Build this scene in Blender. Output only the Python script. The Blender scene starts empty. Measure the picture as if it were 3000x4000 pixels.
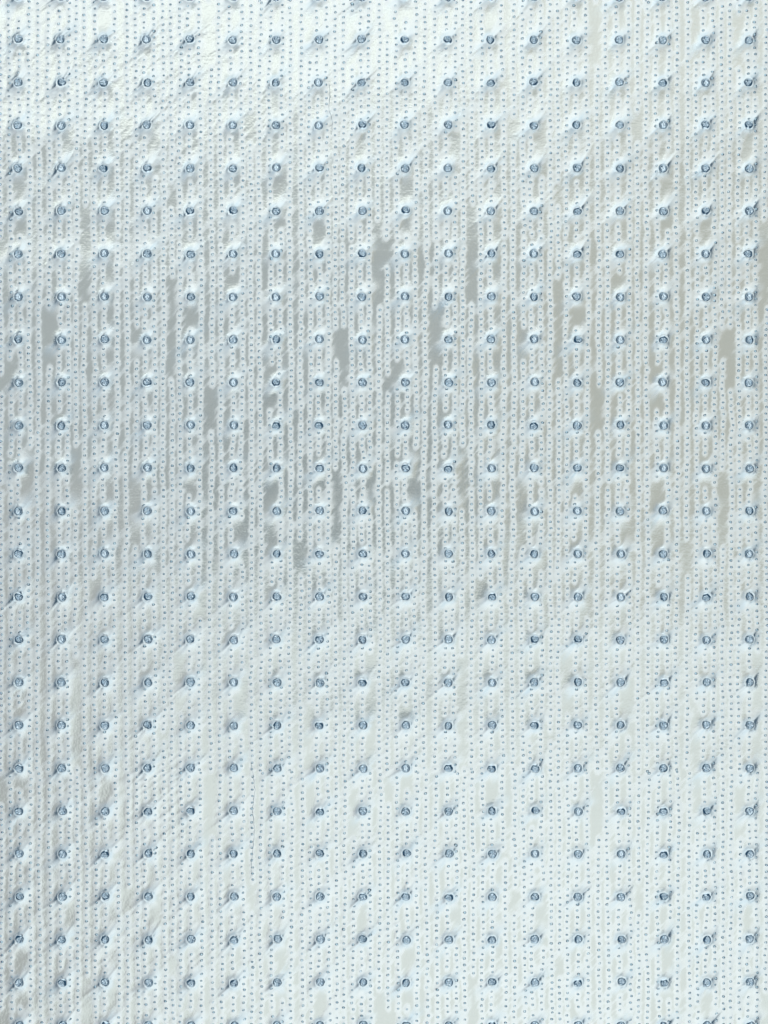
import bpy, math, random
import numpy as np
random.seed(11)
rng = np.random.default_rng(11)
sc = bpy.context.scene
R = math.radians

# ------------------------------------------------------------------ camera, light, exposure
# 1 unit = 1000 photo pixels; the sheet lies in z = 0, photo top is +y
CAM_H = 8.0
cam_d = bpy.data.cameras.new("camera")
cam = bpy.data.objects.new("camera", cam_d)
sc.collection.objects.link(cam)
cam.location = (0, 0, CAM_H)
cam_d.sensor_fit = 'VERTICAL'
cam_d.sensor_height = 24
cam_d.lens = 24 * CAM_H / 4.0
cam_d.clip_start = 0.1
cam_d.clip_end = 500
sc.camera = cam

world = bpy.data.worlds.new("World")
sc.world = world
world.use_nodes = True
bg = world.node_tree.nodes["Background"]
bg.inputs[0].default_value = (0.08, 0.20, 0.325, 1)
bg.inputs[1].default_value = 0.42

def lamp(name, x0, x1, y0, y1, z, radiance, col):
    d = bpy.data.lights.new(name, 'AREA')
    d.shape = 'RECTANGLE'
    d.size = x1 - x0
    d.size_y = y1 - y0
    d.energy = radiance * math.pi * (x1 - x0) * (y1 - y0)
    d.color = col
    o = bpy.data.objects.new(name, d)
    o.location = ((x0 + x1) / 2, (y0 + y1) / 2, z)
    sc.collection.objects.link(o)
    return o
CW = (0.962, 1.0, 0.963)
lamp("softbox_above", -6.8, 6.8, 4.8, 27, 10, 1.2, CW)
lamp("softbox_strip", -6.8, 1.4, 3.7, 4.8, 10, 1.9, CW)
lamp("softbox_strip_warm", 1.4, 6.8, 3.7, 4.8, 10, 1.15, (1.0, 0.985, 0.90))
lamp("softbox_edge", -6.8, 6.8, 3.0, 3.7, 10, 1.05, (0.97, 1.0, 0.96))
lamp("softbox_below", -2.7, 6.8, -4.5, -1.7, 10, 1.2, CW)
lamp("softbox_below_edge", -2.7, 6.8, -1.7, -0.62, 10, 1.12, CW)
lamp("softbox_far_below", -3.1, 6.8, -27, -4.5, 10, 1.19, CW)
lamp("left_fill", -6.8, -2.7, -4.5, -0.62, 10, 0.62, (1.0, 0.975, 0.92))  # added fill lamp, dim and warm, for brownish reflections at lower left
lamp("corner_fill", -6.8, -3.1, -12, -4.5, 10, 0.58, (1.0, 0.97, 0.90))  # added lamp, carries the lower-left reflections further down
lamp("gap_fill_slot", 0.8, 1.0, -0.62, 0.45, 10, 0.6, (0.98, 1.0, 0.95))  # narrow added lamp between the dim and the warm one
lamp("gap_fill", -6.8, 1.0, 0.45, 3.0, 10, 0.63, (0.98, 1.0, 0.97))  # added overhead lamp, dim so bare patches reflect grey between the softboxes
lamp("gap_fill_warm", 1.0, 6.8, -0.62, 3.0, 10, 0.74, (1.0, 0.965, 0.84))  # added lamp, tints the right-hand reflections beige
lamp("gap_fill_dim", -1.7, 0.8, -0.62, 0.45, 10, 0.34, (0.94, 1.0, 0.98))  # added lamp, weakest so the central patches reflect darkest
lamp("gap_fill_left", -6.8, -1.7, -0.62, 0.45, 10, 0.66, (1.0, 0.98, 0.94))  # added lamp for the slightly warm reflections at left

sc.view_settings.view_transform = 'Standard'
sc.view_settings.look = 'None'
sc.view_settings.exposure = 0
sc.view_settings.gamma = 1

# ------------------------------------------------------------------ helpers
def W(px, py):
    return (px - 1500) / 1000.0, (2000 - py) / 1000.0

def mesh_np(name, verts, faces, smooth=True):
    me = bpy.data.meshes.new(name)
    n = len(faces)
    k = faces.shape[1]
    me.vertices.add(len(verts))
    me.vertices.foreach_set("co", np.asarray(verts, dtype=np.float32).ravel())
    me.loops.add(n * k)
    me.loops.foreach_set("vertex_index", faces.astype(np.int32).ravel())
    me.polygons.add(n)
    me.polygons.foreach_set("loop_start", np.arange(0, n * k, k, dtype=np.int32))
    me.polygons.foreach_set("use_smooth", np.full(n, smooth))
    me.update(calc_edges=True)
    return me

def link(name, me, mat, parent=None):
    o = bpy.data.objects.new(name, me)
    sc.collection.objects.link(o)
    if mat and not me.materials:
        me.materials.append(mat)
    if parent:
        o.parent = parent
    return o

# ------------------------------------------------------------------ materials
def foil_material(name, rough_smooth, rough_frost, masked, grain=1.0, base=(0.845, 0.865, 0.865)):
    m = bpy.data.materials.new(name)
    m.use_nodes = True
    nt = m.node_tree
    N, L = nt.nodes, nt.links
    b = N["Principled BSDF"]
    b.inputs["Metallic"].default_value = 1.0
    tc = N.new("ShaderNodeTexCoord")
    def noise(scale, rot, sc3, detail=3.0, rough=0.6):
        mp = N.new("ShaderNodeMapping")
        mp.inputs["Rotation"].default_value = (0, 0, rot)
        mp.inputs["Scale"].default_value = sc3
        L.new(tc.outputs["Object"], mp.inputs["Vector"])
        n = N.new("ShaderNodeTexNoise")
        n.inputs["Scale"].default_value = scale
        n.inputs["Detail"].default_value = detail
        n.inputs["Roughness"].default_value = rough
        L.new(mp.outputs["Vector"], n.inputs["Vector"])
        return n.outputs["Fac"]
    def math_(op, a, bb):
        n = N.new("ShaderNodeMath"); n.operation = op
        for i, v in enumerate((a, bb)):
            if isinstance(v, (int, float)): n.inputs[i].default_value = v
            else: L.new(v, n.inputs[i])
        return n.outputs[0]
    g1 = noise(16, R(-42), (0.12, 1.6, 1), 5)      # fine brushed grain running up to the right
    g2 = noise(16, R(48), (0.12, 1.6, 1), 5)       # and across it
    g3 = noise(120, 0, (1, 1, 1), 2)
    grainv = math_('ADD', math_('ADD', math_('MULTIPLY', g1, 0.6), math_('MULTIPLY', g2, 0.35)), math_('MULTIPLY', g3, 0.5))
    bump = N.new("ShaderNodeBump")
    bump.inputs["Strength"].default_value = 0.22 * grain
    bump.inputs["Distance"].default_value = 0.004
    L.new(grainv, bump.inputs["Height"])
    L.new(bump.outputs["Normal"], b.inputs["Normal"])
    if masked:
        at = N.new("ShaderNodeAttribute")
        at.attribute_name = "frost"
        mr = N.new("ShaderNodeMapRange")
        mr.inputs["To Min"].default_value = rough_smooth
        mr.inputs["To Max"].default_value = rough_frost
        at2 = N.new("ShaderNodeAttribute")
        at2.attribute_name = "matt"
        L.new(at2.outputs["Fac"], mr.inputs["Value"])
        L.new(mr.outputs["Result"], b.inputs["Roughness"])
        cm = N.new("ShaderNodeMix"); cm.data_type = 'RGBA'
        cm.inputs["A"].default_value = (0.565, 0.58, 0.555, 1)     # bare polished foil
        cm.inputs["B"].default_value = (*base, 1)                # frosted, stretched foil
        L.new(at.outputs["Fac"], cm.inputs["Factor"])
        at3 = N.new("ShaderNodeAttribute"); at3.attribute_name = "fold_shade"
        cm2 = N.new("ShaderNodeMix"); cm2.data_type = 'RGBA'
        cm2.inputs["B"].default_value = (0.55, 0.65, 0.72, 1)  # bluish slope shade mixed into the base colour
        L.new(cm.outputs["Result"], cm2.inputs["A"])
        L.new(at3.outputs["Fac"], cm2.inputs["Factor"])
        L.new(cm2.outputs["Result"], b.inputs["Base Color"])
    else:
        b.inputs["Roughness"].default_value = rough_smooth
        b.inputs["Base Color"].default_value = (*base, 1)
    return m
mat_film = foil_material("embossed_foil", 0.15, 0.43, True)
mat_stud = foil_material("stud_foil", 0.17, 0, False, 0.5, (0.66, 0.77, 0.86))
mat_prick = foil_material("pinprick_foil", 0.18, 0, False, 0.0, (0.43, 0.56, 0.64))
mat_table = bpy.data.materials.new("grey_board")
mat_table.use_nodes = True
_b = mat_table.node_tree.nodes["Principled BSDF"]
_b.inputs["Base Color"].default_value = (0.35, 0.36, 0.36, 1)
_n = mat_table.node_tree.nodes.new("ShaderNodeTexNoise"); _n.inputs["Scale"].default_value = 60
_bp = mat_table.node_tree.nodes.new("ShaderNodeBump"); _bp.inputs["Strength"].default_value = 0.2
mat_table.node_tree.links.new(_n.outputs["Fac"], _bp.inputs["Height"])
mat_table.node_tree.links.new(_bp.outputs["Normal"], _b.inputs["Normal"])
mat_dark = bpy.data.materials.new("dark_speck")
mat_dark.use_nodes = True
mat_dark.node_tree.nodes["Principled BSDF"].inputs["Base Color"].default_value = (0.03, 0.04, 0.05, 1)

# ------------------------------------------------------------------ the layout of the embossing
PX, PY = 1510.2, 3010.5            # the roller pattern repeats with this period (photo pixels)
def stud_pos(i, j):
    py = -11.4 + 167.3 * j
    return 70.5 + 167.8 * i + 0.0016 * py, py

# rows of pinpricks: tile origin, then polylines x,y,x,y,... in tile units (1/2.212 pixel)
T = {}
T[(0, 0)] = """
2 310 5 880 0 1190 3 1610 0 2200
78 50 75 220 82 380 78 490 83 655 88 875 85 1050 75 1210 80 1380 88 1640 90 1920 93 2080 92 2200
160 190 162 250
165 465 165 640
165 800 170 1020
165 1190 172 1360
165 2060 158 2115
255 15 255 300 245 410 240 520 252 575 250 690 245 1010 250 1300 260 1570 253 1780 253 2200
328 30 330 415 325 590 322 860 330 1130 338 1340 340 1840 350 2200
420 50 415 440 405 660 413 780 422 990 428 1310 425 1700 435 2200
512 95 512 260
512 420 510 650
520 820 518 990
512 1145 515 1360
508 1530 512 1690
515 1915 518 2080
600 25 597 195 590 530 590 750 598 910 598 1080
595 1530 595 1750 590 1860 590 2200
660 0 655 180 655 600 665 770 668 880 663 1210 660 1550 663 1710 663 2200
728 15 725 240 730 510 743 830 735 1170 735 1390 742 1500 740 1775
812 20 820 180 825 400 828 560 820 790 820 1000 825 1280 822 1540 810 1660 808 1880 815 2200
893 415 905 635
908 805 903 1020
903 1190 903 1355
905 1520 900 1740
893 1905 890 2110
988 45 985 160 990 270 993 540 995 655
1013 805 1013 1300 1015 1540 1020 1690 1018 2200
1100 35 1098 320 1093 540 1100 760 1103 985
1095 1255 1095 1360 1098 1800 1095 1970 1085 2200
1175 0 1168 110 1170 280 1168 450 1175 610 1178 1000 1178 1380 1183 1660 1190 1830 1185 2200
1245 75 1243 230
1243 520 1240 640
1240 805 1240 980
1248 1190 1240 1355
1238 1520 1243 1750
1243 1910 1255 2110
1330 45 1328 440 1330 770 1343 880 1345 940
1343 1555 1338 1720 1328 1830 1330 2200
1408 40 1405 160 1410 310 1412 770 1405 880 1415 1040 1412 1430 1418 1650 1418 2200
1472 40 1475 210 1485 650 1478 820 1478 980 1485 1140 1483 1545
1480 1810 1485 2200
1553 20 1553 240 1563 350 1565 570 1555 910 1550 1230 1550 1550 1553 1800 1548 2200
1622 50 1618 215
1628 430 1630 650
1632 820 1630 1000
1635 1155 1635 1370
1645 1590 1645 1760
1640 1930 1640 2100
"""
T[(750, 0)] = """
60 20 60 575 62 690 68 800 68 950 75 1060 80 1220 75 1450 70 1900 72 2200
168 600 158 820 155 990 160 1210 165 1540 163 1770 168 1930 180 2200
235 40 228 205 230 480 237 870 238 1090 245 1260 245 1470 252 1570 255 1850 245 1960 245 2200
322 55 325 275
330 440 338 645
343 820 338 1040
333 1210 333 1380
340 1540 340 1700
345 1960 345 2120
430 50 430 450 422 550 420 720 425 890 430 1100 437 1210 440 1540 440 2200
512 50 508 330 505 560 512 945
505 1255 503 1530 512 1640 510 1860 505 2200
600 20 595 240 588 450 580 730 582 1230 573 1390 575 1610 588 1780 592 2060 580 2200
680 35 683 250 675 410 662 640 662 920 672 1030 670 1200 675 1640 678 1900 685 2130
778 45 780 310 783 480 772 590 772 930 780 1040 780 1265
770 2010 770 2130
845 10 850 270 858 440 850 610 848 950 852 1160 850 1330 845 1560 840 1840 840 2200
945 20 945 240 950 410 943 570 943 850 947 1070 940 1240 940 1500 945 1720 948 2200
1015 543 1018 650 1010 820 1015 930 1012 1200 1013 1700 1018 1930 1020 2200
1075 95 1078 260
1078 430 1080 650
1085 860 1090 1020
1100 1190 1090 1360
1088 1525 1088 1750
1160 65 1168 340 1155 680 1160 850 1168 950 1165 1180 1168 1500 1172 1720 1182 2200
1238 50 1233 220 1237 560 1240 1270 1238 1560 1243 1830 1238 2200
1310 35 1308 370 1305 700 1315 930 1310 1200 1303 1350 1300 1900 1298 2200
1387 40 1385 95
1390 610 1385 720 1390 830 1388 1220 1378 1700 1372 1930 1380 2200
1460 90 1455 250
1462 470 1467 650
1465 810 1463 1030
1455 1565 1450 1730
1452 1960 1455 2120
1535 20 1520 250 1520 580 1525 690 1528 1240 1530 1950 1535 2200
1612 35 1625 260 1617 480 1612 650 1612 1400 1603 1570 1605 1905
"""
T[(0, 900)] = """
5 330 5 640 10 770 10 1215
15 1435 12 1490 5 1700 5 2200
93 90 90 260 93 430 103 590 103 700 97 870 90 1030 88 1088
97 1370 97 1600 100 1760 97 1925
85 2030 85 2200
170 290 165 440 175 495
172 660 175 885
175 1050 180 1215
180 1380 180 1550
165 1770 168 1930
155 2150 155 2205
248 60 248 510 255 620 243 930 245 1120 255 1230 258 1500 258 1830 250 1885
345 70 348 410 335 520 335 740 330 860 335 1020 340 1240 335 1420 328 1580 328 1860 315 2010 315 2200
435 90 433 270 425 370 422 660
430 1200 420 1310 415 1540 415 1760 418 1860 413 2000 410 2200
515 95 515 110
512 310 515 480
525 640 525 850
512 1025 508 1250
515 1370 515 1580
510 1760 497 1970
505 2150 505 2205
593 40 598 480 590 590 590 760 595 860 592 1030 595 1580 585 1750 580 2200
665 50 657 320 655 480 657 820 655 1580 660 1865
735 660 735 820 722 940 722 1100 720 1210 730 1430 732 1900 733 2200
815 90 815 330 810 550 815 880 825 1200 815 1600 815 1760 818 2030 812 2200
887 290 897 500
900 680 900 850
895 1020 897 1190
900 1380 900 1600
903 1750 880 1975
885 2150 885 2205
1017 80 1015 350 1012 570 1015 1000 1010 1240 1015 1420 1013 1640 1003 1800 1005 2200
1090 90 1090 320 1095 470 1103 1130 1105 1400 1100 1860 1085 1970 1085 2200
1185 90 1185 320 1182 540 1185 825
1180 1145 1175 1370 1180 1530 1172 1920 1165 2090
1255 120 1255 130
1252 290 1258 510
1250 680 1250 850
1255 1020 1257 1230
1252 1440 1255 1600
1257 1770 1255 1940
1240 2150 1240 2205
1330 100 1335 400 1330 660 1330 830 1345 1250 1345 1540 1335 1770 1335 2200
1418 100 1412 330 1410 540 1418 690 1418 860 1408 1250 1410 1520 1405 1910 1405 2200
1485 100 1490 412
1485 1310 1490 1580 1490 2200
1545 70 1557 290 1555 680 1545 890 1545 1090 1555 1440 1558 1710 1560 2200
1640 320 1640 480
1640 865 1640 880
1640 1025 1645 1240
1645 1420 1645 1600
1640 1740 1640 1970
"""
T[(750, 900)] = """
75 90 75 310 85 580 87 740 78 910 77 1180 75 1410 70 1600 70 1860 65 2200
175 95 178 370 183 480 173 800 175 1090 180 1310 180 1362
165 1765 173 1880 172 2200
248 90 248 410 252 520 250 910 255 1180 250 1460 245 1680 250 1970 260 2200
348 290 350 350
345 680 340 850
345 1010 352 1225
355 1440 358 1600
355 1770 345 1970
345 2140 345 2200
440 100 437 430 432 750 437 860 440 1210 433 1370 430 1700 418 1970 420 2200
505 90 505 420 510 680 512 870 513 1460 515 1760 513 1970 518 2200
585 90 580 290 578 560 583 670 580 840 585 1280 585 1490 593 1650 590 1820 590 2200
687 130 685 290 680 460 680 570 682 1010 687 1125
672 1570 672 1690 673 1860 683 2010 680 2125
770 120 757 290 758 460
763 680 762 850 757 1070 757 1230 762 1610 765 1770 760 1900 772 2200
843 90 843 350 848 730 852 940 860 1100 858 1440 850 1600 855 1820 858 2000 855 2200
945 120 950 450 945 690 932 1100 940 1490 942 1760 935 1880 935 2200
1018 90 1030 300 1030 580 1020 750 1022 920 1028 1080 1025 1470 1015 1630 1020 1870 1020 2200
1102 320 1103 495
1102 660 1102 820
1100 1040 1098 1210
1095 1430 1095 1600
1095 1750 1095 1960
1183 110 1180 280 1170 600 1178 770 1182 1100 1182 1210 1170 1540 1180 1700 1183 1940 1180 2200
1240 90 1237 320 1238 818
1245 1145 1240 1320 1242 1490 1248 1650 1240 1940 1240 2055
1300 85 1298 470 1300 630 1310 740 1310 803
1313 1400 1325 1560 1328 1680 1313 1800 1310 1960 1325 2200
1380 100 1378 600 1375 760 1385 1150 1383 1310 1392 1640 1388 1860 1388 2200
1452 130 1452 140
1455 290 1458 510
1462 680 1465 850
1455 1040 1460 1220
1468 1435 1465 1600
1470 1800 1480 1960
1480 2170 1480 2180
1530 90 1528 240 1530 600 1525 890 1537 1270 1537 1710 1535 2055
1625 690 1622 860 1612 1030 1620 1470 1620 1700 1612 2200
"""
T[(0, 1900)] = """
5 -5 5 210 12 500 8 650 8 820 15 930 15 1160 10 1330 10 1650 5 2200
90 40 100 320 93 650 97 760 97 1260 90 1370 85 1640 80 1860 90 2200
152 60 155 118
160 270 170 485
168 655 172 870
170 1090 172 1255
178 1420 172 1590
160 1810 163 1868
240 230 245 500 250 670 250 840 238 1060 240 1230 250 1550 253 1930 258 2050 255 2200
320 30 325 300 327 800 315 910 318 1060 325 1280 325 1450 318 1610 315 1890 320 2200
413 40 408 260 412 430 408 540 418 800 420 1410 428 1740 413 2080 420 2200
508 40 508 150
512 310 508 530
510 645 508 860
512 1075 515 1240
508 1400 505 1580
508 1740 507 1960
580 30 588 300 588 520 572 640 578 855
568 1065 565 1240
573 1400 580 1560 580 1890 590 2200
650 215 655 650 655 880 645 1150 655 1485
735 40 735 210 738 760 745 1150 730 1480 728 1750 725 1980 733 2200
808 40 820 350 812 660 810 772
823 1095 823 1210 812 1600 817 1810 817 2040 820 2200
890 40 888 100
900 310 897 480
893 645 900 870
905 1030 908 1240
915 1410 908 1570
903 1740 900 1960
1008 40 995 200 993 480 975 530 980 910 987 1080 987 1520 993 1900 1003 2200
1090 40 1097 430 1085 530 1072 1020 1083 1350 1085 1840 1090 2200
1173 540 1160 820 1158 1040 1170 1310 1165 1640 1172 1860 1172 2020 1180 2200
1245 50 1235 270 1235 500
1240 660 1240 880
1240 1050 1240 1210
1248 1380 1243 1590
1250 1750 1257 1970
1340 50 1342 220 1330 500
1332 755 1330 870
1328 1020 1332 1240 1347 1520 1340 1800 1332 2200
1415 30 1412 470 1413 800 1423 1180 1415 1560 1420 1950 1415 2112
1490 30 1487 300 1478 690 1488 850 1487 1400 1475 1510 1475 1670 1485 1830 1487 2050 1483 2200
1560 40 1560 260 1555 420 1563 860 1563 1080 1560 1412
1567 1990 1560 2200
1630 100 1620 430
1625 650 1632 860
1640 1030 1640 1250
1637 1420 1632 1590
1640 1750 1640 1970
168 2150 168 2390
510 2120 510 2400
905 2120 905 2400
1240 2240 1242 2440
1635 2120 1638 2400
1415 2230 1410 2445
"""
T[(750, 1900)] = """
65 20 60 460 58 570 60 740 57 852
72 1160 65 1330 58 1430 58 1660 65 2030 60 2200
163 40 163 260 155 590 155 810 150 1140 150 1360 157 1530 150 1910 160 2200
255 30 250 300 255 740 247 850 235 1390 243 1720 243 1950 240 2200
342 30 335 150
330 260 338 480
335 700 330 860
330 1030 335 1200
333 1410 330 1630
330 1800 328 1960
420 30 430 295
435 680 435 1010 440 1290 433 1450 430 1612
520 40 513 430 518 600 518 750 510 920 512 1300 510 1740 512 1920 518 2200
590 60 592 180 603 600 595 880 595 1160 598 1380 597 1810 592 2200
693 655 692 860
683 1000 685 1220 672 1600 680 1940 685 2110
775 30 768 150
765 310 765 470
770 640 768 860
775 1020 765 1240
765 1400 768 1560
770 1740 770 1960
848 50 855 320 848 470 850 970 838 1250 835 1430 843 1760 843 2200
937 50 930 270 933 483
943 795 943 1000 932 1280 932 1500 938 1710 938 2200
1028 50 1020 430 1025 530 1015 650 1015 1200 1008 1360 1018 1750 1018 1865
1095 40 1090 128
1097 300 1097 510
1100 670 1103 890
1097 1060 1093 1230
1093 1400 1095 1610
1085 1780 1080 1950
1180 50 1175 380 1175 650 1185 770 1180 1090 1162 1580 1168 1750 1168 1980 1163 2200
1248 540 1235 870 1235 1090 1243 1260 1240 1640 1245 1980 1240 2200
1325 30 1318 410 1318 800 1315 960 1323 1130 1310 1610 1320 2000 1315 2200
1388 30 1397 190 1393 520 1383 640 1383 1390 1375 1560 1373 1770 1385 2112
1475 20 1473 128
1467 300 1467 510
1468 680 1465 890
1467 1060 1475 1230
1473 1400 1473 1610
1475 1780 1475 2000
325 2120 325 2400
775 2140 775 2400
1075 2170 1078 2400
1473 2170 1470 2390
425 2190 428 2440
682 2165 680 2400
1385 2170 1387 2440
1525 180 1537 620 1535 790 1540 1120 1548 1442
1610 30 1620 400 1622 860 1620 1020 1630 1170 1630 1330 1615 1610 1618 1830 1615 2200
"""
RANGE = {0: (-5, 938), 900: (938, 1905), 1900: (1905, 3005)}
SP = 25.25
base = []
for (X0, Y0), txt in T.items():
    lo, hi = RANGE[Y0]
    for line in txt.strip().splitlines():
        v = [float(t) for t in line.split()]
        xs = np.array(v[0::2]) / 2.212 + X0
        ys = np.array(v[1::2]) / 2.212 + Y0
        end = ys[-1]
        if Y0 == 1900 and v[-1] >= 2195:
            end = 3008
        y = ys[0]
        while y <= end + 6:
            if lo <= y < hi + (105 if Y0 == 1900 else 0) or (Y0 == 1900 and y >= hi and y < 3008):
                base.append((float(np.interp(y, ys, xs)), y))
            y += SP
# drop doubles where two tiles meet
base.sort()
keep = []
grid = {}
for (x, y) in base:
    k = (int(x // 20), int(y // 20))
    ok = True
    for a in (-1, 0, 1):
        for b in (-1, 0, 1):
            for (u, w) in grid.get((k[0] + a, k[1] + b), ()):
                if abs(u - x) < 12 and abs(w - y) < 15: ok = False
    if ok:
        keep.append((x, y)); grid.setdefault(k, []).append((x, y))
MARG = 330
studs = []
for j in range(-2, 27):
    for i in range(-2, 20):
        x, y = stud_pos(i, j)
        studs.append((x + random.uniform(-2, 2), y + random.uniform(-2, 2), i, j))
SX = np.array([s[0] for s in studs]); SY = np.array([s[1] for s in studs])
pricks = []
for a in (-1, 0, 1, 2):
    for b in (-1, 0, 1):
        for (x, y) in keep:
            X = x + a * PX + 0.0016 * b * PY + random.gauss(0, 1.4); Y = y + b * PY + random.gauss(0, 1.3)
            if not (-MARG < X < 3000 + MARG and -MARG < Y < 4000 + MARG): continue
            if np.min((SX - X) ** 2 + (SY - Y) ** 2) < 23 ** 2: continue
            pricks.append((X, Y))
PA = np.array(pricks)
print("pricks", len(pricks), "studs", len(studs))

# ------------------------------------------------------------------ the film as a height field
STEP = 4.6
gx = np.arange(-MARG - 60, 3000 + MARG + 60, STEP)
gy = np.arange(-MARG - 60, 4000 + MARG + 60, STEP)
NX, NY = len(gx), len(gy)
GX, GY = np.meshgrid(gx, gy)

def vnoise(u, v, seed):
    r = np.random.default_rng(seed)
    tab = r.random((256, 256))
    iu = np.floor(u).astype(int); iv = np.floor(v).astype(int)
    fu = u - iu; fv = v - iv
    fu = fu * fu * (3 - 2 * fu); fv = fv * fv * (3 - 2 * fv)
    a = tab[iu % 256, iv % 256]; b = tab[(iu + 1) % 256, iv % 256]
    c = tab[iu % 256, (iv + 1) % 256]; d = tab[(iu + 1) % 256, (iv + 1) % 256]
    return (a * (1 - fu) + b * fu) * (1 - fv) + (c * (1 - fu) + d * fu) * fv

H = np.zeros((NY, NX)); F = np.zeros((NY, NX))
def window(x, y, r):
    i0 = max(0, int((x - r - gx[0]) / STEP)); i1 = min(NX, int((x + r - gx[0]) / STEP) + 2)
    j0 = max(0, int((y - r - gy[0]) / STEP)); j1 = min(NY, int((y + r - gy[0]) / STEP) + 2)
    return slice(j0, j1), slice(i0, i1)
# pinprick rows lift and frost the foil round them
D = np.full((NY, NX), 60.0)
for (x, y) in pricks:
    s = window(x, y, 40)
    dx = GX[s] - x; dy = GY[s] - y
    H[s] = np.maximum(H[s], 0.75 * np.exp(-(dx * dx + dy * dy) / 10 ** 2))
    D[s] = np.minimum(D[s], np.sqrt(dx * dx + (dy * 0.6) ** 2) + random.uniform(-1.2, 1.2))
# fine diagonal streaks that carry the frosting across from row to row
th = R(47)
U = GX * math.cos(th) - GY * math.sin(th)       # along, up to the right
V = GX * math.sin(th) + GY * math.cos(th)       # across
wob = 26 * vnoise(GX / 160, GY / 160, 5)
st = vnoise(U / 85 + 40, (V + wob) / 11 + 40, 1) * 0.6 + vnoise(U / 150 + 90, (V + wob) / 26 + 90, 2) * 0.4
fib = vnoise(U / 34 + 70, V / 7 + 70, 3)
lump = vnoise(GX / 60 + 5, GY / 60 + 5, 4)
F = 1 / (1 + np.exp(-(11.6 + 3.0 * (fib - 0.5) + 3.0 * (lump - 0.5) - D) / 1.5))
near = np.zeros((NY, NX))
for (x, y) in pricks:
    s = window(x, y, 60)
    d = np.hypot(GX[s] - x, GY[s] - y)
    near[s] = np.maximum(near[s], np.exp(-(d / 25) ** 4))
streak = np.clip((st + 0.25 * (fib - 0.5) - 0.575) * 6, 0, 1) * near
F = 1 - (1 - F) * (1 - 0.75 * streak)
# tent and pulled folds round every stud
A = np.zeros((NY, NX)); B = np.zeros((NY, NX))
for (x, y, i, j) in studs:
    s = window(x, y, 120)
    dx = GX[s] - x; dy = -(GY[s] - y)
    r = np.hypot(dx, dy) + 1e-6
    h = 6.0 * np.exp(-(r / 24) ** 1.6)
    fr = np.exp(-(r / 28) ** 6)
    arms = [(50, random.uniform(34, 58), 4.2, 0.28, 1.0), (222, random.uniform(34, 62), 4.2, 0.3, 1.0),
            (287, random.uniform(22, 38), 3.0, 0.32, 0.8), (112, random.uniform(12, 24), 2.5, 0.25, 0.6)]
    n_arm = 0
    crisp = random.uniform(0.3, 4.6) * (0.35 if 1000 < y < 2200 else 1.0) * (1.25 if y < 700 and x < 1500 else 1)
    for (deg, Ln, amp, spread, fs) in arms:
        a = R(deg + random.uniform(-9, 9))
        t = dx * math.cos(a) + dy * math.sin(a)
        q = -dx * math.sin(a) + dy * math.cos(a)
        w = 9 + spread * np.clip(t, 0, None)
        g = np.exp(-(np.clip(t, 0, None) / Ln) ** 1.3) * (t > 0)
        if n_arm < 2:
            h = h + crisp * g * np.exp(-((q + 2.5) / 3.8) ** 2) * np.clip(r / 18, 0, 1)
        n_arm += 1
        k = amp * g * (0.85 * np.exp(-(q / w) ** 2) + 0.2 * np.exp(-((q - 0.8 * w) / (0.35 * w + 1.5)) ** 2))
        h = np.maximum(h, 0) + k * np.clip(r / 18, 0, 1)
        wf = 12 + 0.30 * np.clip(t, 0, None)
        fr = np.maximum(fr, fs * np.exp(-(np.clip(t, 0, None) / (Ln * 1.25)) ** 4) * (t > 0) * np.exp(-(q / wf) ** 6))
    h = np.where(r < 16, 3.0, h)
    H[s] += h
    bl = np.exp(-(np.maximum(r - 20, 0) / 13) ** 2) * 0.75  # mask for the painted bluish shade round the stud and along its folds
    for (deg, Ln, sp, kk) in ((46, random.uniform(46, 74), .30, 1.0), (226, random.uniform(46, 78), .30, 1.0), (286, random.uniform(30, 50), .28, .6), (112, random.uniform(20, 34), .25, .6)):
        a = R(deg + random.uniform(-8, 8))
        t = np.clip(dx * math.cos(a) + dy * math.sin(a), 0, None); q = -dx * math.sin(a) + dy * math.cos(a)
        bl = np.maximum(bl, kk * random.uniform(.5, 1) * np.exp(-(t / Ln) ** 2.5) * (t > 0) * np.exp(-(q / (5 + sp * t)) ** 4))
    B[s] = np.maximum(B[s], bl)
    A[s] = np.maximum(A[s], np.exp(-(r / 52) ** 2))
    F[s] = 1 - (1 - F[s]) * (1 - 0.97 * fr)
# long tight wrinkles across the rows, strongest where the photo shows them
wz = np.zeros((NY, NX))
for (cx, cy, rx, ry, k) in [(700, 330, 420, 330, .8), (120, 200, 260, 260, .7), (640, 3130, 260, 210, .7),
                            (1300, 3650, 1300, 420, .55), (1700, 3000, 900, 300, .3), (300, 1250, 300, 300, .35), (1100, 1350, 260, 160, .5)]:
    wz = np.maximum(wz, k * np.exp(-((GX - cx) / rx) ** 2 - ((GY - cy) / ry) ** 2))
U2 = GX * math.cos(R(40)) - GY * math.sin(R(40)); V2 = GX * math.sin(R(40)) + GY * math.cos(R(40))
ridge = 1 - np.abs(2 * vnoise(U2 / 150 + 11, (V2 + 0.6 * wob) / 21 + 11, 7) - 1)
H += 2.2 * wz * np.clip(ridge - 0.62, 0, 1) * 2.4 * (0.35 + 0.65 * F)
# gentle unevenness of the frosted foil, and of the whole sheet
H += F * (0.8 * (st - 0.5) + 0.6 * (vnoise(U / 40 + 7, V / 13 + 7, 9) - .5))
H += 6.0 * (vnoise(GX / 1400 + 8, (GY + 60 * vnoise(GX / 500, GY / 900, 21)) / 190 + 8, 20) - .5)
H += 3.0 * (vnoise(GX / 420 + 3, GY / 420 + 3, 12) - .5) + 0.5 * (vnoise(GX / 90 + 3, GY / 90 + 3, 13) - .5)
F = np.clip(F, 0, 1)

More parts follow.
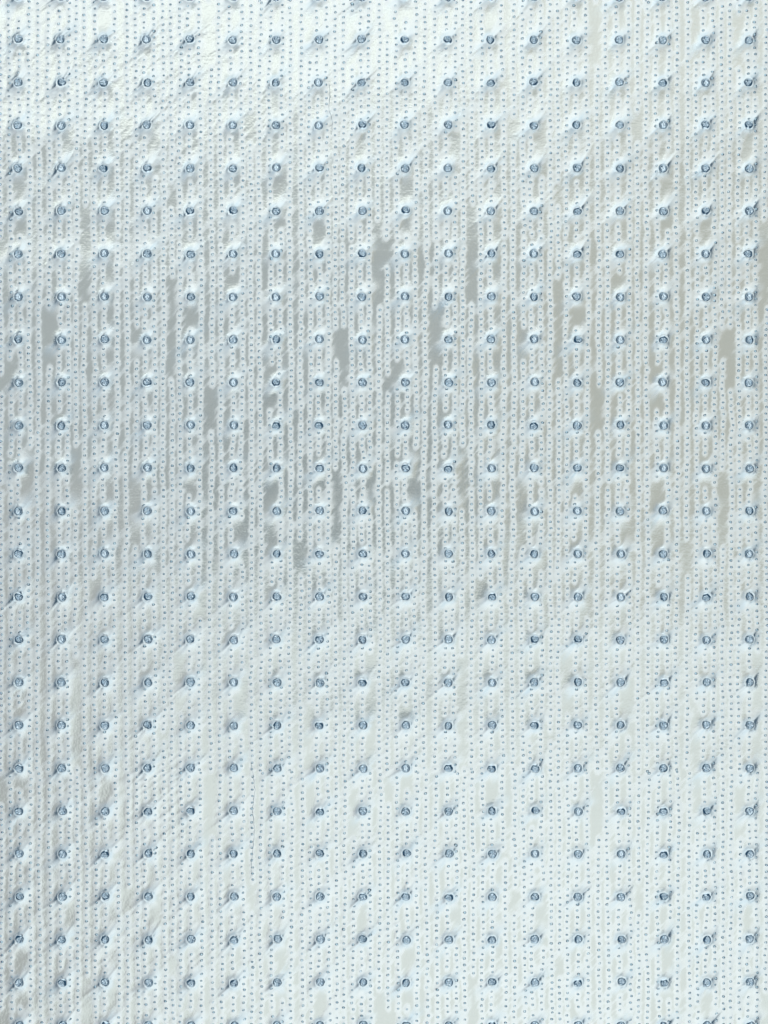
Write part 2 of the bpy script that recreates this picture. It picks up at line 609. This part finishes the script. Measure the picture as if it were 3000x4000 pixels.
verts = np.stack([(GX - 1500) / 1000, (2000 - GY) / 1000, H / 1000], -1).reshape(-1, 3)
idx = np.arange(NX * NY).reshape(NY, NX)
faces = np.stack([idx[1:, :-1], idx[1:, 1:], idx[:-1, 1:], idx[:-1, :-1]], -1).reshape(-1, 4)
me = mesh_np("film", verts, faces)
at = me.attributes.new("frost", 'FLOAT', 'POINT')
at.data.foreach_set("value", F.astype(np.float32).ravel())
at = me.attributes.new("fold_shade", 'FLOAT', 'POINT')      # bluish shade of the slopes round the studs, put into the colour
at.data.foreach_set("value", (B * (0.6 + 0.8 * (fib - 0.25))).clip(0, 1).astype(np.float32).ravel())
at = me.attributes.new("matt", 'FLOAT', 'POINT')      # taut foil close to the studs keeps more of its polish
at.data.foreach_set("value", (F * (1 - 0.25 * A) * (1 - 0.32 * B)).astype(np.float32).ravel())

root = bpy.data.objects.new("foil_sheet", None)
sc.collection.objects.link(root)
root["label"] = "silvery embossed foil sheet with crumpled round studs and rows of tiny pinpricks, filling the frame"
root["category"] = "foil sheet"
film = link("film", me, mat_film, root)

def height(px, py):
    i = min(NX - 1, max(0, int(round((px - gx[0]) / STEP)))); j = min(NY - 1, max(0, int(round((py - gy[0]) / STEP))))
    return H[j, i]

# ------------------------------------------------------------------ studs
SEG = 28
def stud_geo(kind, seed):
    r = random.Random(seed)
    prof = [(25.5, -1.0), (22.5, 0.7), (19, 3.2), (16.2, 6.8), (14.2, 10.4), (12.9, 11.2), (11.4, 9.4), (9.6, 7.6), (7.0, 7.4), (4.4, 7.6), (2.0, 7.6)]
    offx = offy = 0.0; sx = sy = 1.0; crush = 1.0
    if kind == 1: crush = 4.2
    if kind == 2: crush = 3.4; sy = 0.85; offy = 2.0
    if kind == 3: crush = 5.2; sy = 0.72; offy = 4.0; offx = r.uniform(-3, 3)
    if kind == 4: crush = 4.0; sx = 0.8
    dent = r.uniform(0, 6.28)
    ph = [r.uniform(0, 6.28) for _ in range(5)]
    V = []
    for k, (rad, z) in enumerate(prof):
        f = min(1, max(0, (24.5 - rad) / 10))
        for s in range(SEG):
            a = 2 * math.pi * s / SEG
            rr = rad * (1 + (0.02 + 0.012 * crush) * f * math.sin(3 * a + ph[0]) + 0.02 * f * math.sin(5 * a + ph[1]))
            if kind >= 2 and rad < 19:
                c = math.cos(a - dent)
                if c > 0.55: rr *= 1 - 0.55 * (c - 0.55)
            zz = z
            if 5 <= k:
                zz += crush * f * (0.55 * math.sin(2 * a + ph[2] + rad * .25) + 0.45 * math.sin(5 * a + ph[3] - rad * .6)) * (0.4 if k < 7 else 1) + (r.uniform(-1, 1) * crush * 0.33 if k > 6 else 0)
            V.append((rr * math.cos(a) * (1 - f + f * sx) + offx * f, rr * math.sin(a) * (1 - f + f * sy) + offy * f, zz))
    V.append((offx, offy, 7.6 - crush * 0.7))
    Fc = []
    for k in range(len(prof) - 1):
        for s in range(SEG):
            a = k * SEG + s; b = k * SEG + (s + 1) % SEG
            Fc.append((a, b, b + SEG)); Fc.append((a, b + SEG, a + SEG))
    o = (len(prof) - 1) * SEG; c = len(V) - 1
    for s in range(SEG): Fc.append((o + s, o + (s + 1) % SEG, c))
    return np.array(V) / 1000.0, np.array(Fc)
kinds = [0] * 6 + [1] * 9 + [2] * 4 + [4] * 3 + [3] * 3
variants = []
for n, kd in enumerate(kinds):
    v, f = stud_geo(kd, 100 + n)
    m_ = mesh_np("stud", v, f); m_.materials.append(mat_stud)
    variants.append((v, f, m_, kd))
def pick(y):
    smooth = [q for q in variants if q[3] == 0]; rough = [q for q in variants if q[3] != 0]
    p = 0.36 * math.exp(-((y - 1500) / 900) ** 2) + 0.05
    return random.choice(smooth) if random.random() < p else random.choice(rough)
inframe = sorted(studs, key=lambda s: math.hypot(s[0] - 1500, s[1] - 2000))
restV, restF, off = [], [], 0
for n, (x, y, i, j) in enumerate(inframe):
    v, f, m_, kd = pick(y)
    wx, wy = W(x, y)
    wz_ = (height(x + 21, y) + height(x - 21, y) + height(x, y + 21) + height(x, y - 21)) / 4 / 1000 - 0.004
    rot = random.uniform(0, 6.28) if kd in (0, 1) else random.choice((0, math.pi)) + random.uniform(-.4, .4)
    if n < 299:
        o = bpy.data.objects.new("stud", m_); sc.collection.objects.link(o)
        o.parent = root; o.location = (wx, wy, wz_); o.scale = (0.94, 0.94, 1); o.rotation_euler = (0, 0, rot)
    else:
        c, s_ = math.cos(rot), math.sin(rot)
        q = v * np.array([0.94, 0.94, 1]); v = q.copy(); q[:, 0] = v[:, 0] * c - v[:, 1] * s_ + wx; q[:, 1] = v[:, 0] * s_ + v[:, 1] * c + wy; q[:, 2] += wz_
        restV.append(q); restF.append(f + off); off += len(q)
o = link("outer_studs", mesh_np("outer_studs", np.vstack(restV), np.vstack(restF)), mat_stud, root)
o["kind"] = "stuff"

# ------------------------------------------------------------------ pinpricks
def prick_geo(seed):
    r = random.Random(seed)
    n = 7
    V = []
    for (rad, z) in ((7.4, -0.8), (5.0, 1.6), (3.0, 2.8)):
        for s in range(n):
            a = 2 * math.pi * (s + r.uniform(-.2, .2)) / n
            rr = rad * r.uniform(.86, 1.12)
            V.append((rr * math.cos(a), rr * math.sin(a) * 0.92, z + (r.uniform(-2.1, 2.1) if rad < 4 else r.uniform(-.5, .5) if rad < 7 else 0)))
    V.append((r.uniform(-1, 1), r.uniform(-1, 1), r.uniform(-1.4, 1.8)))
    Fc = []
    for k in range(2):
        for s in range(n):
            a = k * n + s; b = k * n + (s + 1) % n
            Fc.append((a, b, b + n)); Fc.append((a, b + n, a + n))
    for s in range(n): Fc.append((2 * n + s, 2 * n + (s + 1) % n, 3 * n))
    return np.array(V) / 1000.0, np.array(Fc)
pv = []
for n in range(16):
    v, f = prick_geo(500 + n)
    m_ = mesh_np("pinprick", v, f, True); m_.materials.append(mat_prick)
    pv.append((v, f, m_))
restV, restF, off = [], [], 0
for n, (x, y) in enumerate(sorted(pricks, key=lambda s: math.hypot(s[0] - 1500, s[1] - 2000))):
    v, f, m_ = random.choice(pv)
    wx, wy = W(x, y)
    z = height(x, y) / 1000 - 0.0012
    k = random.uniform(.82, 1.12)
    if n < 299:
        o = bpy.data.objects.new("pinprick", m_); sc.collection.objects.link(o)
        o.parent = root; o.location = (wx, wy, z); o.scale = (k, k, 1)
    else:
        q = v * np.array([k, k, 1]) + np.array([wx, wy, z])
        restV.append(q); restF.append(f + off); off += len(q)
o = link("outer_pinpricks", mesh_np("outer_pinpricks", np.vstack(restV), np.vstack(restF)), mat_prick, root)
o["kind"] = "stuff"

# ------------------------------------------------------------------ split creases and dark specks in the foil
def crease(pts, rad):
    fine = []
    for (a, b) in zip(pts[:-1], pts[1:]):
        n = max(2, int(math.hypot(b[0] - a[0], b[1] - a[1]) / 9))
        for k in range(n):
            fine.append((a[0] + (b[0] - a[0]) * k / n + random.uniform(-1.3, 1.3), a[1] + (b[1] - a[1]) * k / n))
    V, Fc = [], []
    for k, (x, y) in enumerate(fine):
        wx, wy = W(x, y); z = height(x, y) / 1000 + 0.0006
        rr = rad / 1000 * random.uniform(.3, 1.2)
        for d in range(5):
            an = d * 2 * math.pi / 5
            V.append((wx + rr * math.cos(an), wy, z + rr * math.sin(an)))
        if k:
            for d in range(5):
                p, q = (k - 1) * 5 + d, (k - 1) * 5 + (d + 1) % 5
                Fc.append((p, q, q + 5, p + 5))
    return link("crease", mesh_np("crease", np.array(V), np.array(Fc)), mat_crease, root)
mat_crease = foil_material("crease_foil", 0.25, 0, False, 0.0, (0.52, 0.60, 0.66))
crease([(981, 2985), (989, 3030), (996, 3085), (986, 3160), (994, 3240), (988, 3310), (981, 3385), (985, 3430)], 1.0)
crease([(1286, 325), (1288, 380), (1284, 420), (1299, 480), (1295, 535)], 1.1)
sv, sf, off = [], [], 0
for (x, y, r_) in [(2493, 1698, 2.6), (2790, 1283, 1.8), (1137, 166, 1.8), (2454, 3180, 2.4), (2456, 3200, 1.8), (2495, 1704, 1.5), (2194, 1577, 1.6)]:
    wx, wy = W(x, y); z = height(x, y) / 1000
    ring = [(wx + r_ / 1000 * random.uniform(.6, 1.3) * math.cos(k * 1.0472), wy + r_ / 1000 * random.uniform(.6, 1.3) * math.sin(k * 1.0472), z + 0.0008) for k in range(6)]
    sv += ring + [(wx, wy, z + 0.0028)]
    sf += [(off + k, off + (k + 1) % 6, off + 6) for k in range(6)]; off += 7
o = link("speck", mesh_np("speck", np.array(sv), np.array(sf)), mat_dark, root)
o["kind"] = "stuff"

# ------------------------------------------------------------------ the board the sheet lies on
v = np.array([(-30, -30, -0.03), (30, -30, -0.03), (30, 30, -0.03), (-30, 30, -0.03)], float)
t = link("table_top", mesh_np("table_top", v, np.array([[0, 1, 2, 3]])), mat_table)
t["kind"] = "structure"
